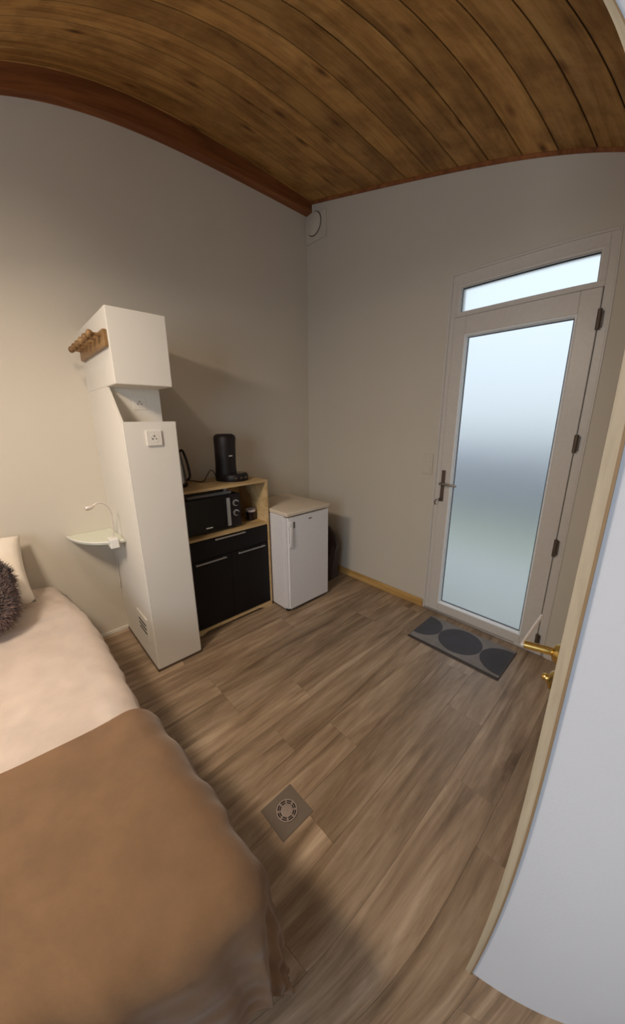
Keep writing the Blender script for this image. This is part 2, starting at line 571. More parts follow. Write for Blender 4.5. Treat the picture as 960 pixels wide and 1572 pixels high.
# ------------------------------------------------------------------ entrance door
door = sroot('door_1', ((DXL + DXR) / 2, 0, 0))
def frame(x0, x1, z0, z1, wl, wr, wb, wt, y0, y1, bev=0.0):
    bm = BM()
    box(bm, (x0, y0, z0), (x0 + wl, y1, z1), bev)
    box(bm, (x1 - wr, y0, z0), (x1, y1, z1), bev)
    box(bm, (x0 + wl, y0, z1 - wt), (x1 - wr, y1, z1), bev)
    if wb: box(bm, (x0 + wl, y0, z0), (x1 - wr, y1, z0 + wb), bev)
    return bm
GX0, GX1, GZ0, GZ1 = 1.5396, 2.1112, 0.1012, 2.0429
TX0, TX1, TZ0, TZ1 = 1.4723, 2.1877, 2.199, 2.3429
LX0, LX1, LZ1 = 1.447, 2.2183, 2.167
bm = frame(DXL, DXR, 0.0, DZT, LX0 - 0.003 - DXL, DXR - LX1 - 0.003, 0.0, DZT - 2.36, 0.004, 0.075, 0.002)
box(bm, (LX0 - 0.003, 0.004, 2.170), (LX1 + 0.003, 0.075, TZ0), 0.002)
box(bm, (LX0 - 0.003, 0.004, TZ0), (TX0, 0.075, 2.36)); box(bm, (TX1, 0.004, TZ0), (LX1 + 0.003, 0.075, 2.36)); box(bm, (TX0, 0.004, TZ1), (TX1, 0.075, 2.36))
obj('frame', bm, 'pvc', door)
bm = frame(DXL - 0.014, DXR + 0.006, 0.0, DZT + 0.010, 0.016, 0.010, 0, 0.014, -0.006, 0.006, 0.002)
obj('casing_strip', bm, 'pvc', door)
bxo('threshold', (DXL, -0.012, 0.0), (DXR, 0.12, 0.016), 'alu', door, 0.003)
bxo('transom_pane', (TX0 - 0.004, 0.030, TZ0 - 0.004), (TX1 + 0.004, 0.036, TZ1 + 0.004), 'frost', door)
obj('transom_gasket', frame(TX0, TX1, TZ0, TZ1, 0.005, 0.005, 0.004, 0.008, 0.0238, 0.0298), 'gasket', door)
bxo('weather_sill', (2.10, -0.03, 0.018), (2.262, -0.012, 0.040), 'pvc', door, 0.003)

leaf = obj('door_leaf', (lambda b: b)(frame(LX0, LX1, 0.018, LZ1, GX0 - LX0 - 0.014, LX1 - GX1 - 0.014, GZ0 - 0.032, LZ1 - GZ1 - 0.014, -0.006, 0.062, 0.003)), 'pvc', door)
# sloping glazing bead around the pane
def bead(x0, x1, z0, z1, wdt, y_out, y_in):
    bm = BM()
    o = [(x0 - wdt, z0 - wdt), (x1 + wdt, z0 - wdt), (x1 + wdt, z1 + wdt), (x0 - wdt, z1 + wdt)]
    i_ = [(x0, z0), (x1, z0), (x1, z1), (x0, z1)]
    A = [bm.verts.new((x, y_out, z)) for x, z in o]
    B = [bm.verts.new((x, y_in, z)) for x, z in i_]
    C = [bm.verts.new((x, y_in + 0.004, z)) for x, z in i_]
    D = [bm.verts.new((x, y_in + 0.004, z)) for x, z in o]
    for k in range(4):
        j = (k + 1) % 4
        bm.faces.new((A[k], A[j], B[j], B[k])); bm.faces.new((B[k], B[j], C[j], C[k])); bm.faces.new((C[k], C[j], D[j], D[k])); bm.faces.new((D[k], D[j], A[j], A[k]))
    return bm
def bead2(x0, x1, z0, z1, wdt, y_out, y_in, par, nm):
    bm = BM()
    rings = []
    for d, y in ((wdt, y_out + 0.006), (wdt, y_out + 0.001), (0.009, y_out - 0.001), (0.006, y_out + 0.0005), (0.0, y_in), (-0.001, y_in + 0.003), (wdt, y_in + 0.003)):
        rings.append([bm.verts.new(p) for p in ((x0 - d, y, z0 - d), (x1 + d, y, z0 - d), (x1 + d, y, z1 + d), (x0 - d, y, z1 + d))])
    for A, B in zip(rings, rings[1:] + rings[:1]):
        for k in range(4):
            j = (k + 1) % 4
            bm.faces.new((A[k], A[j], B[j], B[k]))
    return obj(nm, bm, 'bead', par)
bead2(GX0, GX1, GZ0, GZ1, 0.0145, -0.0065, 0.0205, leaf, 'glazing_bead')
bead2(TX0 + 0.001, TX1 - 0.001, TZ0 + 0.001, TZ1 - 0.001, 0.010, 0.0045, 0.020, door, 'transom_bead')
obj('gasket', frame(GX0 - 0.001, GX1 + 0.001, GZ0 - 0.001, GZ1 + 0.001, 0.006, 0.006, 0.007, 0.007, 0.0238, 0.0298), 'gasket', leaf)
bxo('frosted_pane', (GX0 - 0.01, 0.030, GZ0 - 0.01), (GX1 + 0.01, 0.036, GZ1 + 0.01), 'frost', leaf)
for z0, z1 in ((1.964, 2.062), (1.333, 1.432), (0.704, 0.811), (0.06, 0.15)):
    b = BM(); tube(b, [(2.222, -0.012, z0), (2.222, -0.012, z1)], 0.010, 12)
    box(b, (2.2185, -0.010, z0 + 0.01), (2.238, 0.004, z1 - 0.01))
    obj('hinge', b, 'hinge', leaf, smooth=40)
# lever handle on a long backplate, turned key below
hp = bxo('handle_plate', (1.461, -0.015, 0.925), (1.489, -0.006, 1.158), 'hinge', leaf, 0.004, 2)
b = BM(); tube(b, [(1.475, -0.012, 1.063), (1.475, -0.055, 1.063)], 0.009, 12)
obj('handle_neck', b, 'steel', leaf, smooth=40)
b = BM(); tube(b, smooth_path([(1.470, -0.055, 1.063), (1.50, -0.058, 1.064), (1.55, -0.058, 1.062), (1.595, -0.054, 1.060)], 5), 0.0085, 12)
obj('lever', b, 'steel', leaf, smooth=40)
b = BM(); tube(b, [(1.475, -0.012, 0.945), (1.475, -0.03, 0.945)], 0.008, 12); box(b, (1.4735, -0.055, 0.932), (1.4765, -0.03, 0.958), 0.001)
obj('key', b, 'hinge', leaf, smooth=40)
b = BM(); tube(b, smooth_path([(1.462, -0.05, 0.944), (1.450, -0.052, 0.935), (1.445, -0.05, 0.915), (1.452, -0.047, 0.90)], 5), 0.004, 8)
obj('key_ring', b, 'hinge', leaf, smooth=40)

# ------------------------------------------------------------------ cubicle door in the side wall (seen edge on) with brass handle
d2 = sroot('door_2', (2.54, -1.2, 0))
bxo('door_leaf', (2.531, -1.64, 0.01), (2.570, -0.80, 2.03), 'pvc', d2, 0.002)
pl = bxo('handle_plate', (2.522, -1.652, 0.93), (2.531, -1.595, 1.13), 'pale_metal', d2, 0.004, 2)
b = BM(); lathe(b, [(0.024, 0.0), (0.026, 0.004), (0.020, 0.010), (0.017, 0.016), (0.011, 0.018)], (2.522, -1.618, 1.05), 24, 'x')
for v in b.verts: v.co.x = 2.522 - (v.co.x - 2.522)
obj('rose', b, 'brass', pl, smooth=50)
b = BM(); tube(b, [(2.508, -1.618, 1.05), (2.455, -1.634, 1.05)], 0.0085, 14)
obj('handle_neck', b, 'brass', pl, smooth=50)
b = BM(); tube(b, smooth_path([(2.453, -1.640, 1.051), (2.4525, -1.60, 1.051), (2.4525, -1.54, 1.051), (2.453, -1.482, 1.051)], 5), [0.0036] * 16, 10)
obj('lever', b, 'pale_metal', pl, smooth=50, label='slim pale lever grip')
b = BM(); lathe(b, [(0.020, 0.0), (0.022, 0.004), (0.016, 0.010), (0.010, 0.012)], (2.522, -1.652, 1.008), 20, 'x')
for v in b.verts: v.co.x = 2.522 - (v.co.x - 2.522)
obj('key_rosette', b, 'brass', pl, smooth=50)
b = BM(); lathe(b, [(0.007, 0.0), (0.008, 0.004), (0.006, 0.010), (0.003, 0.012)], (2.510, -1.652, 1.008), 16, 'x')
for v in b.verts: v.co.x = 2.510 - (v.co.x - 2.510)
obj('latch_knob', b, 'brass', pl, smooth=50)

# rear window behind the camera: source of the cool daylight
win = sroot('window_1', (2.9, RY, 1.0))
def yframe(x0, x1, z0, z1, wd, y0, y1):
    return frame(x0, x1, z0, z1, wd, wd, wd, wd, y0, y1)
obj('window_frame', yframe(2.3, 3.5, 1.0, 2.3, 0.06, RY - 0.1, RY - 0.03), 'pvc', win)
bxo('pane', (2.36, RY - 0.07, 1.06), (3.44, RY - 0.064, 2.24), 'clear', win)

# ------------------------------------------------------------------ outside the door
bxo('terrace', (-3, 0.15, -0.10), (6, 1.7, -0.02), 'terrace', None, kind='structure')
bxo('lawn', (-8, 1.7, -0.12), (12, 30, -0.03), 'lawn', None, kind='structure')
bm = BM()
bmesh.ops.create_grid(bm, x_segments=90, y_segments=10, size=0.5)
me_ = None
for v in bm.verts:
    v.co = V((v.co.x * 14 + 1.0, v.co.y * 0.0 + 3.4, (v.co.y + 0.5) * 1.15 - 0.03))
bmesh.ops.solidify(bm, geom=bm.faces[:], thickness=0.7)
for v in bm.verts:
    n = noise.noise_vector(v.co * 4.0)
    v.co += V((n.x, n.y, n.z * (1 if v.co.z > 0.05 else 0))) * 0.10
obj('hedge', bm, 'hedge', None, smooth=True, label='blurred dark hedge beyond the lawn behind the frosted door glass', category='hedge')
bxo('eave', (-1, T, 2.60), (5, 0.42, 2.70), 'soffit', None, kind='structure')

# ------------------------------------------------------------------ fixtures on the walls
def outlet(name, c, axis, size, label, cat, mat='white', d=0.009):
    """square socket facing +x: plate with rounded well and holes"""
    x, y, z = c
    t = thing(name, (x, y, z - size / 2), label, cat)
    h = size / 2
    bm = box(BM(), (x, y - h, z - h), (x + d, y + h, z + h), 0.3 * d, 2)
    obj('plate', bm, mat, t)
    b = BM(); lathe(b, [(0.021, d), (0.021, d + 0.0015), (0.018, d + 0.0015), (0.018, d + 0.0004)], (x, y, z), 24, 'x')
    obj('socket_ring', b, mat, t, smooth=30)
    for dy, dz in ((-0.0095, -0.004), (0.0095, -0.004), (0, 0.010)):
        b = BM(); tube(b, [(x + d - 0.0002, y + dy, z + dz), (x + d + 0.0022, y + dy, z + dz)], 0.0035, 10)
        obj('contact_hole' if dz < 0 else 'earth_pin', b, 'hinge', t)
    return t
outlet('power_socket', (SX, -1.742, 1.432), 'x', 0.082, 'white wall socket on the front face of the white partition, just under its top edge', 'socket', 'box')
outlet('power_socket', (BX, -1.733, 1.620), 'x', 0.070, 'small socket in the grey recess between the partition and the upper casing', 'socket', 'box', 0.003)

t = thing('light_switch', (1.34, 0, 1.11), 'white two-gang light switch plate on the far wall, left of the entrance door', 'switch')
obj('plate', box(BM(), (1.300, -0.009, 1.112), (1.380, 0, 1.268), 0.004, 2), 'wall_far', t)
for z in (1.150, 1.230):
    obj('rocker', box(BM(), (1.316, -0.013, z - 0.025), (1.364, -0.008, z + 0.025), 0.003, 2), 'wall_far', t)

t = thing('ventilation_outlet', (0.13, 0, 3.03), 'square pale air vent with a round cap on the far wall under the beam end', 'vent')
obj('plate', box(BM(), (0.005, -0.016, 3.035), (0.25, 0, 3.232), 0.003, 1), 'wall_far', t)
b = BM(); lathe(b, [(0.085, 0.0), (0.085, 0.012), (0.070, 0.020), (0.0, 0.022)], (0.112, -0.016, 3.165), 40, 'y', cap=False)
for v in b.verts: v.co.y = -0.016 - (v.co.y + 0.016)
obj('duct_cap', b, 'wall_far', t, smooth=30)
b = BM(); tube(b, [(0.112 + 0.088 * math.sin(a), -0.019, 3.165 + 0.088 * math.cos(a)) for a in [k * 2 * PI / 40 for k in range(40)]] + [(0.112, -0.019, 3.253)], 0.003, 6)
obj('cap_rim', b, 'hinge', t)

t = thing('added_fill_lamp', (FILL.x, FILL.y, FILL.z), 'white pendant added out of view over the bed to carry the warm fill light', 'lamp')  # invented pendant, out of view, only a body for the added fill light
b = BM(); zc = ceil_z(FILL.x, FILL.y); lathe(b, [(0.24, FILL.z + 0.01), (0.25, FILL.z + 0.02), (0.15, FILL.z + 0.09), (0.02, FILL.z + 0.15), (0.006, FILL.z + 0.16), (0.006, zc - 0.03), (0.05, zc - 0.02), (0.05, zc + 0.01)], (FILL.x, FILL.y, 0), 32)
obj('fill_lamp_body', b, 'white', t, smooth=40)
# coat rack on the left flank of the upper casing
t = thing('coat_rack', (0.34, SY0, 1.87), 'brown wooden coat rack with round pegs on the side of the white upper casing', 'coat rack')
bm = box(BM(), (0.06, SY0 - 0.020, 1.872), (0.635, SY0, 1.950), 0.004, 2)
obj('back_board', bm, 'rack', t)
for k in range(6):
    x = 0.10 + k * 0.098
    p = BM(); lathe(p, [(0.009, 0.0), (0.008, 0.030), (0.015, 0.036), (0.019, 0.046), (0.016, 0.056), (0.006, 0.061)], (x, SY0 - 0.020, 1.928), 18, 'y')
    for v in p.verts: v.co.y = (SY0 - 0.020) - (v.co.y - (SY0 - 0.020))
    obj('peg', p, 'rack', t, smooth=50)

# glass corner shelf and the clip lamp on it
t = thing('corner_shelf', (0.12, -2.0, 0.79), 'quarter round milky glass shelf in the corner between left wall and partition, beside the bed', 'shelf')
poly = [(0.002, SY0 - 0.002)] + [(0.36 * math.cos(a), SY0 - 0.262 * math.sin(a)) for a in [k * PI / 2 / 24 for k in range(25)]]
poly = [(max(0.002, x), min(SY0 - 0.002, y)) for x, y in poly]
b = BM(); prism(b, poly, 0.795, 0.803)
obj('glass_plate', b, 'shelf', t, smooth=30)
b = BM(); tube(b, [(0.36 * math.cos(a), SY0 - 0.262 * math.sin(a), 0.807) for a in [0.03 + k * (PI / 2 - 0.06) / 24 for k in range(25)]], 0.005, 8)
obj('rim', b, 'white', t, smooth=True)
for p in ((0.02, -2.06), (0.20, -1.912)):
    obj('bracket', box(BM(), (max(0, p[0] - 0.02), p[1] - 0.018, 0.775), (p[0] + 0.02, min(p[1] + 0.018, SY0), 0.795), 0.003), 'alu', t)
t = thing('clip_lamp', (0.33, -1.95, 0.78), 'white gooseneck reading lamp clipped to the edge of the glass corner shelf', 'lamp')
b = BM()
box(b, (0.300, -1.985, 0.813), (0.373, -1.935, 0.829), 0.004, 2)
box(b, (0.300, -1.985, 0.772), (0.373, -1.935, 0.794), 0.004, 2)
box(b, (0.367, -1.982, 0.772), (0.375, -1.938, 0.829), 0.003, 1)
obj('clamp', b, 'white', t)
b = BM(); tube(b, smooth_path([(0.325, -1.955, 0.825), (0.33, -1.945, 0.88), (0.33, -1.943, 0.94), (0.33, -1.945, 0.995), (0.33, -1.960, 1.034), (0.33, -1.984, 1.055), (0.33, -2.008, 1.057), (0.33, -2.032, 1.045)], 6), 0.0042, 10)
obj('gooseneck', b, 'pale_metal', t, smooth=True)
b = BM(); tube(b, [(0.33, -2.028, 1.047), (0.33, -2.038, 1.040), (0.33, -2.062, 1.036), (0.33, -2.070, 1.036)], [0.006, 0.013, 0.015, 0.012], 14)
obj('lamp_head', b, 'pale_metal', t, smooth=40)
b = BM(); tube(b, smooth_path([(0.30, -1.95, 0.79), (0.24, -1.935, 0.73), (0.10, -1.912, 0.70), (0.02, -1.90, 0.55), (0.012, -1.905, 0.35)], 8), 0.0025, 6)
obj('cord', b, 'white', t, smooth=True)

# ceiling spot above the bed (out of frame, carries the warm lamp)
t = thing('ceiling_spot', (LAMP.x, LAMP.y, LAMP.z), 'white ceiling spotlight above the bed', 'lamp')
zc = ceil_z(LAMP.x, LAMP.y)
b = BM(); lathe(b, [(0.05, zc - 0.02), (0.05, zc + 0.004)], (LAMP.x, LAMP.y, 0), 24)
obj('ceiling_plate', b, 'white', t, smooth=30)
b = BM(); tube(b, [(LAMP.x, LAMP.y, zc - 0.01), (LAMP.x + 0.03, LAMP.y, LAMP.z + 0.09)], 0.008, 10)
obj('stem', b, 'white', t, smooth=30)
ax = (V((0.25, -2.55, 0.9)) - LAMP).normalized()
b = BM()
pr = []
q = ax.orthogonal().normalized(); q2 = ax.cross(q)
rings = []
for r, h in ((0.03, -0.12), (0.06, -0.10), (0.062, 0.015), (0.058, 0.015), (0.056, -0.09), (0.0, -0.095)):
    rings.append([b.verts.new(LAMP + ax * h + (q * math.cos(a) + q2 * math.sin(a)) * max(r, 0.001)) for a in [k * 2 * PI / 24 for k in range(24)]])
for A, B in zip(rings[:-1], rings[1:]):
    for k in range(24):
        b.faces.new((A[k], A[(k + 1) % 24], B[(k + 1) % 24], B[k]))
b.faces.new(rings[0][::-1])
obj('spot_head', b, 'white', t, smooth=40)

# ------------------------------------------------------------------ kitchen cupboard
KX0, KX1, KY0, KY1, KZ = 0.10, 0.495, -1.602, -0.8945, 1.0793
t = thing('kitchen_cupboard', ((KX0 + KX1) / 2, (KY0 + KY1) / 2, 0), 'light oak cupboard with open microwave shelf, black drawer and black doors, beside the partition', 'cupboard')
P = 0.018
bxo('side_panel', (KX0, KY0, 0), (KX1 - 0.001, KY0 + P, KZ - P), 'oak', t, 0.0008)
bxo('side_panel', (KX0, KY1 - P, 0), (KX1 - 0.001, KY1, KZ - P), 'oak', t, 0.0008)
bxo('top_panel', (KX0, KY0, KZ - P), (KX1, KY1, KZ), 'oak', t, 0.0008)
bxo('shelf', (KX0, KY0 + P, 0.724), (KX1 - 0.002, KY1 - P, 0.742), 'oak', t, 0.0008)
bxo('base_panel', (KX0, KY0 + P, 0.045), (KX1 - 0.020, KY1 - P, 0.063), 'oak', t, 0.0008)
bxo('back_panel', (KX0 - 0.004, KY0 + 0.002, 0.03), (KX0, KY1 - 0.002, KZ - 0.002), 'oak', t)
b = BM(); prism(b, [(KY0 + P, 0.0), (KY0 + P + 0.06, 0.0), (KY0 + P + 0.10, 0.018), (KY1 - P - 0.10, 0.018), (KY1 - P - 0.06, 0.0), (KY1 - P, 0.0), (KY1 - P, 0.044), (KY0 + P, 0.044)], KX1 - 0.018, KX1 - 0.004, 'x')
obj('plinth', b, 'oak', t)
dr = bxo('drawer', (KX0 + 0.03, KY0 + P + 0.002, 0.582), (KX1, KY1 - P - 0.002, 0.720), 'black', t, 0.001)
def bar(y0, y1, z, par):
    b = BM(); box(b, (KX1 + 0.010, y0, z - 0.005), (KX1 + 0.022, y1, z + 0.005), 0.002)
    box(b, (KX1 - 0.001, y0 + 0.01, z - 0.004), (KX1 + 0.012, y0 + 0.02, z + 0.004)); box(b, (KX1 - 0.001, y1 - 0.02, z - 0.004), (KX1 + 0.012, y1 - 0.01, z + 0.004))
    return obj('handle', b, 'alu', par)
bar(-1.372, -1.125, 0.712, dr)
ym = (KY0 + KY1) / 2
for y0, y1, h in ((KY0 + P + 0.002, ym - 0.0015, (-1.53, -1.295)), (ym + 0.0015, KY1 - P - 0.002, (-1.195, -0.955))):
    dd = bxo('door', (KX1 - 0.018, y0, 0.050), (KX1, y1, 0.578), 'black', t, 0.001)
    bar(h[0], h[1], 0.560, dd)

# microwave
t = thing('microwave', (0.30, -1.35, 0.742), 'black microwave oven with two dials on the open cupboard shelf', 'microwave')
MX0, MX1, MY0, MY1, MZ0, MZ1 = 0.125, 0.455, -1.575, -1.118, 0.758, 1.003
bxo('body', (MX0, MY0, MZ0), (MX1 - 0.022, MY1, MZ1), 'matblack', t, 0.006, 2)
dd = bxo('door', (MX1 - 0.020, MY0, MZ0), (MX1, MY1 - 0.095, MZ1), 'glassblack', t, 0.004, 2)
bxo('window', (MX1, MY0 + 0.035, MZ0 + 0.045), (MX1 + 0.0015, MY1 - 0.145, MZ1 - 0.035), 'glassblack', dd)
bxo('handle', (MX1 + 0.004, MY1 - 0.122, MZ0 + 0.018), (MX1 + 0.018, MY1 - 0.095, MZ1 - 0.018), 'alu', dd, 0.003, 2)
bxo('logo', (MX1 + 0.001, -1.405, 0.785), (MX1 + 0.002, -1.355, 0.793), 'white', dd)
pn = bxo('control_panel', (MX1 - 0.020, MY1 - 0.092, MZ0), (MX1, MY1, MZ1), 'matblack', t, 0.004, 2)
for z in (0.937, 0.862):
    b = BM(); lathe(b, [(0.024, 0.0), (0.024, 0.010), (0.018, 0.012)], (MX1, MY1 - 0.045, z), 28, 'x')
    k = obj('dial', b, 'alu', pn, smooth=40)
    b = BM(); lathe(b, [(0.0155, 0.012), (0.0145, 0.026)], (MX1, MY1 - 0.045, z), 24, 'x')
    obj('dial_cap', b, 'matblack', pn, smooth=40)
for x in (MX0 + 0.04, MX1 - 0.06):
    for y in (MY0 + 0.04, MY1 - 0.04):
        b = BM(); lathe(b, [(0.012, 0.7435), (0.014, 0.760)], (x, y, 0), 12)
        obj('foot', b, 'matblack', t)
t = thing('serving_tray', (0.30, -1.30, 1.003), 'greyish tray lying on top of the black microwave', 'tray')
b = BM(); box(b, (0.17, -1.50, 1.0035), (0.42, -1.17, 1.010), 0.002); 
for lo, hi in (((0.17, -1.50, 1.009), (0.176, -1.17, 1.022)), ((0.414, -1.50, 1.009), (0.42, -1.17, 1.022)), ((0.176, -1.50, 1.009), (0.414, -1.494, 1.022)), ((0.176, -1.176, 1.009), (0.414, -1.17, 1.022))):
    box(b, lo, hi)
obj('tray_dish', b, 'mat_grey', t)
t = thing('egg_cup', (0.36, -1.20, 1.010), 'small white egg cup on the tray above the microwave', 'cup')
b = BM(); lathe(b, [(0.018, 1.0105), (0.016, 1.014), (0.007, 1.020), (0.007, 1.026), (0.018, 1.034), (0.022, 1.048), (0.019, 1.048), (0.014, 1.036), (0.001, 1.030)], (0.375, -1.195, 0), 20)
obj('cup_bowl', b, 'mug_rim', t, smooth=60)

# mug
t = thing('mug', (0.33, -0.955, 0.742), 'dark mug with a pale rim on the shelf right of the microwave', 'mug')
cx, cyy = 0.345, -0.965
b = BM(); lathe(b, [(0.028, 0.7425), (0.036, 0.746), (0.040, 0.790), (0.040, 0.815), (0.0365, 0.815), (0.0355, 0.79), (0.030, 0.750), (0.001, 0.749)], (cx, cyy, 0), 28)
body = obj('cup_body', b, 'mug', t, smooth=50)
b = BM(); lathe(b, [(0.0402, 0.813), (0.0408, 0.816), (0.0408, 0.832), (0.0370, 0.832), (0.0366, 0.813)], (cx, cyy, 0), 28, cap=False)
obj('rim', b, 'mug_rim', t, smooth=50)
b = BM(); tube(b, smooth_path([(cx + 0.012, cyy - 0.036, 0.815), (cx + 0.018, cyy - 0.060, 0.812), (cx + 0.019, cyy - 0.066, 0.785), (cx + 0.014, cyy - 0.052, 0.760), (cx + 0.010, cyy - 0.034, 0.757)], 5), 0.005, 8)
obj('handle', b, 'mug', t, smooth=True)

# coffee pad machine
t = thing('coffee_machine', (0.28, -1.12, KZ), 'tall black coffee machine with round front foot on the oak cupboard top', 'coffee machine')
def oval(cx, cy, a, b, n=36, ang=0.0):
    out = []
    for k in range(n):
        t_ = 2 * PI * k / n
        x, y = a * math.cos(t_), b * math.sin(t_)
        out.append((cx + x * math.cos(ang) - y * math.sin(ang), cy + x * math.sin(ang) + y * math.cos(ang)))
    return out
def loft(bm, secs):
    rings = [[bm.verts.new((x, y, z)) for x, y in poly] for poly, z in secs]
    n = len(rings[0])
    for A, B in zip(rings[:-1], rings[1:]):
        for k in range(n):
            bm.faces.new((A[k], A[(k + 1) % n], B[(k + 1) % n], B[k]))
    bm.faces.new(rings[0][::-1]); bm.faces.new(rings[-1])
    return bm
z0 = KZ + 0.001
b = BM(); loft(b, [(oval(0.285, -1.125, 0.082, 0.078), z0), (oval(0.285, -1.125, 0.086, 0.080), z0 + 0.02), (oval(0.283, -1.122, 0.078, 0.076), z0 + 0.12), (oval(0.282, -1.119, 0.079, 0.078), z0 + 0.25), (oval(0.283, -1.117, 0.083, 0.081), z0 + 0.315), (oval(0.281, -1.117, 0.079, 0.076), z0 + 0.333), (oval(0.279, -1.117, 0.062, 0.060), z0 + 0.345)])
obj('body', b, 'matblack', t, smooth=50)
b = BM(); loft(b, [(oval(0.325, -1.085, 0.105, 0.100, ang=0.8), z0), (oval(0.325, -1.085, 0.110, 0.104, ang=0.8), z0 + 0.012), (oval(0.325, -1.085, 0.110, 0.104, ang=0.8), z0 + 0.040), (oval(0.325, -1.085, 0.100, 0.094, ang=0.8), z0 + 0.052)])
ft = obj('drip_foot', b, 'matblack', t, smooth=40)
b = BM(); loft(b, [(oval(0.335, -1.07, 0.07, 0.066), z0 + 0.052), (oval(0.335, -1.07, 0.07, 0.066), z0 + 0.056)])
obj('drip_grid', b, 'glassblack', ft)
for y, x in ((-1.125, 0.425), (-1.085, 0.434), (-1.045, 0.430)):
    b = BM(); tube(b, [(x - 0.012, y, z0 + 0.026), (x + 0.004, y, z0 + 0.028)], 0.008, 14)
    obj('button', b, 'hinge', ft, smooth=40)
bxo('logo', (0.361, -1.135, z0 + 0.185), (0.3655, -1.108, z0 + 0.192), 'pale_metal', t)
b = BM(); tube(b, smooth_path([(0.24, -1.19, z0 + 0.03), (0.26, -1.215, z0 + 0.07), (0.27, -1.245, z0 + 0.085), (0.27, -1.275, z0 + 0.05), (0.27, -1.31, z0 + 0.010), (0.20, -1.34, z0 + 0.008), (0.12, -1.36, z0 + 0.010), (0.05, -1.37, z0 + 0.03), (0.004, -1.37, z0 + 0.06)], 6), 0.0032, 8)
obj('cord', b, 'matblack', t, smooth=True)

# kettle, mostly hidden behind the partition
t = thing('kettle', (0.28, -1.50, KZ), 'steel kettle with a dark handle standing half hidden behind the partition', 'kettle')
kc = (0.28, -1.515, 0)
b = BM(); lathe(b, [(0.078, z0), (0.080, z0 + 0.02), (0.074, z0 + 0.025)], kc, 32)
obj('base', b, 'matblack', t, smooth=40)
b = BM(); lathe(b, [(0.074, z0 + 0.026), (0.073, z0 + 0.05), (0.066, z0 + 0.14), (0.054, z0 + 0.215), (0.050, z0 + 0.225)], kc, 32)
obj('body', b, 'steel', t, smooth=40)
b = BM(); lathe(b, [(0.050, z0 + 0.225), (0.046, z0 + 0.240), (0.015, z0 + 0.247), (0.013, z0 + 0.262), (0.002, z0 + 0.264)], kc, 32)
obj('lid', b, 'matblack', t, smooth=40)
b = BM(); tube(b, smooth_path([(0.285, -1.475, z0 + 0.235), (0.295, -1.452, z0 + 0.245), (0.300, -1.434, z0 + 0.19), (0.302, -1.422, z0 + 0.12), (0.30, -1.418, z0 + 0.06), (0.292, -1.440, z0 + 0.035)], 6), 0.0085, 10)
obj('handle', b, 'matblack', t, smooth=True)

# ------------------------------------------------------------------ fridge
FX0, FX1, FY0, FY1, FZ = 0.14, 0.701, -0.8757, -0.4181, 0.845
t = thing('refrigerator', ((FX0 + FX1) / 2, (FY0 + FY1) / 2, 0), 'small white refrigerator on the floor between oak cupboard and far wall', 'refrigerator')
bxo('cabinet_body', (FX0 + 0.01, FY0 + 0.002, 0.012), (FX1 - 0.052, FY1 - 0.002, 0.812), 'enamel', t, 0.006, 2)
obj('top_board', box(BM(), (FX0, FY0 - 0.003, 0.814), (FX1 + 0.003, FY1 + 0.003, FZ), 0.006, 3), 'enamel_top', t, smooth=40)
bm = box(BM(), (FX1 - 0.046, FY0, 0.030), (FX1, FY1, 0.803))
es = [e for e in bm.edges if abs(e.verts[0].co.z - e.verts[1].co.z) > 0.1 and e.verts[0].co.x > FX1 - 0.01]
bmesh.ops.bevel(bm, geom=es, offset=0.014, segments=4, affect='EDGES')
fd = obj('door', bm, 'enamel', t, smooth=40)
bxo('door_seal', (FX1 - 0.053, FY0 + 0.006, 0.035), (FX1 - 0.045, FY1 - 0.006, 0.80), 'mat_grey', t)
bxo('plinth', (FX0 + 0.02, FY0 + 0.01, 0.0), (FX1 - 0.03, FY1 - 0.01, 0.030), 'dark', t)
b = BM()
box(b, (FX1 - 0.006, FY0 + 0.014, 0.565), (FX1 + 0.012, FY0 + 0.052, 0.600), 0.004, 2)
box(b, (FX1 - 0.006, FY0 + 0.014, 0.725), (FX1 + 0.012, FY0 + 0.052, 0.775), 0.004, 2)
box(b, (FX1 + 0.004, FY0 + 0.018, 0.595), (FX1 + 0.016, FY0 + 0.045, 0.730), 0.004, 2)
hd = obj('handle', b, 'enamel', fd, smooth=40)
bxo('handle_recess', (FX1 - 0.001, FY0 + 0.0525, 0.715), (FX1 + 0.002, FY0 + 0.078, 0.765), 'mat_grey', fd, 0.0008)
bxo('badge', (FX1 - 0.001, -0.655, 0.758), (FX1 + 0.0022, -0.622, 0.766), 'hinge', fd)

# dark bag leaning behind the fridge
t = thing('bag', (0.42, -0.2, 0), 'dark brown bag standing on the floor between refrigerator and far wall', 'bag')
b = BM()
prof = [(0.530, 0.0), (0.540, 0.12), (0.560, 0.25), (0.590, 0.375), (0.540, 0.47), (0.49, 0.54)]
rings = []
for x, z in prof:
    k = z / 0.54
    y0, y1 = -0.33 + 0.10 * k, -0.09 - 0.08 * k
    xl = 0.22 + 0.05 * k
    ring = []
    for (px, py) in ((xl, y0), ((xl + x) / 2, y0 - 0.012), (x - 0.012, y0 + 0.004), (x, (y0 + y1) / 2), (x - 0.012, y1 - 0.004), ((xl + x) / 2, y1 + 0.010), (xl, y1)):
        nz = noise.noise(V((px * 9, py * 9, z * 9))) * 0.008
        ring.append(b.verts.new((px + nz, py + nz, z)))
    rings.append(ring)
for A, B in zip(rings[:-1], rings[1:]):
    for k in range(7):
        b.faces.new((A[k], A[(k + 1) % 7], B[(k + 1) % 7], B[k]))
b.faces.new(rings[0][::-1]); b.faces.new(rings[-1])
obj('bag_body', b, 'bag', t)
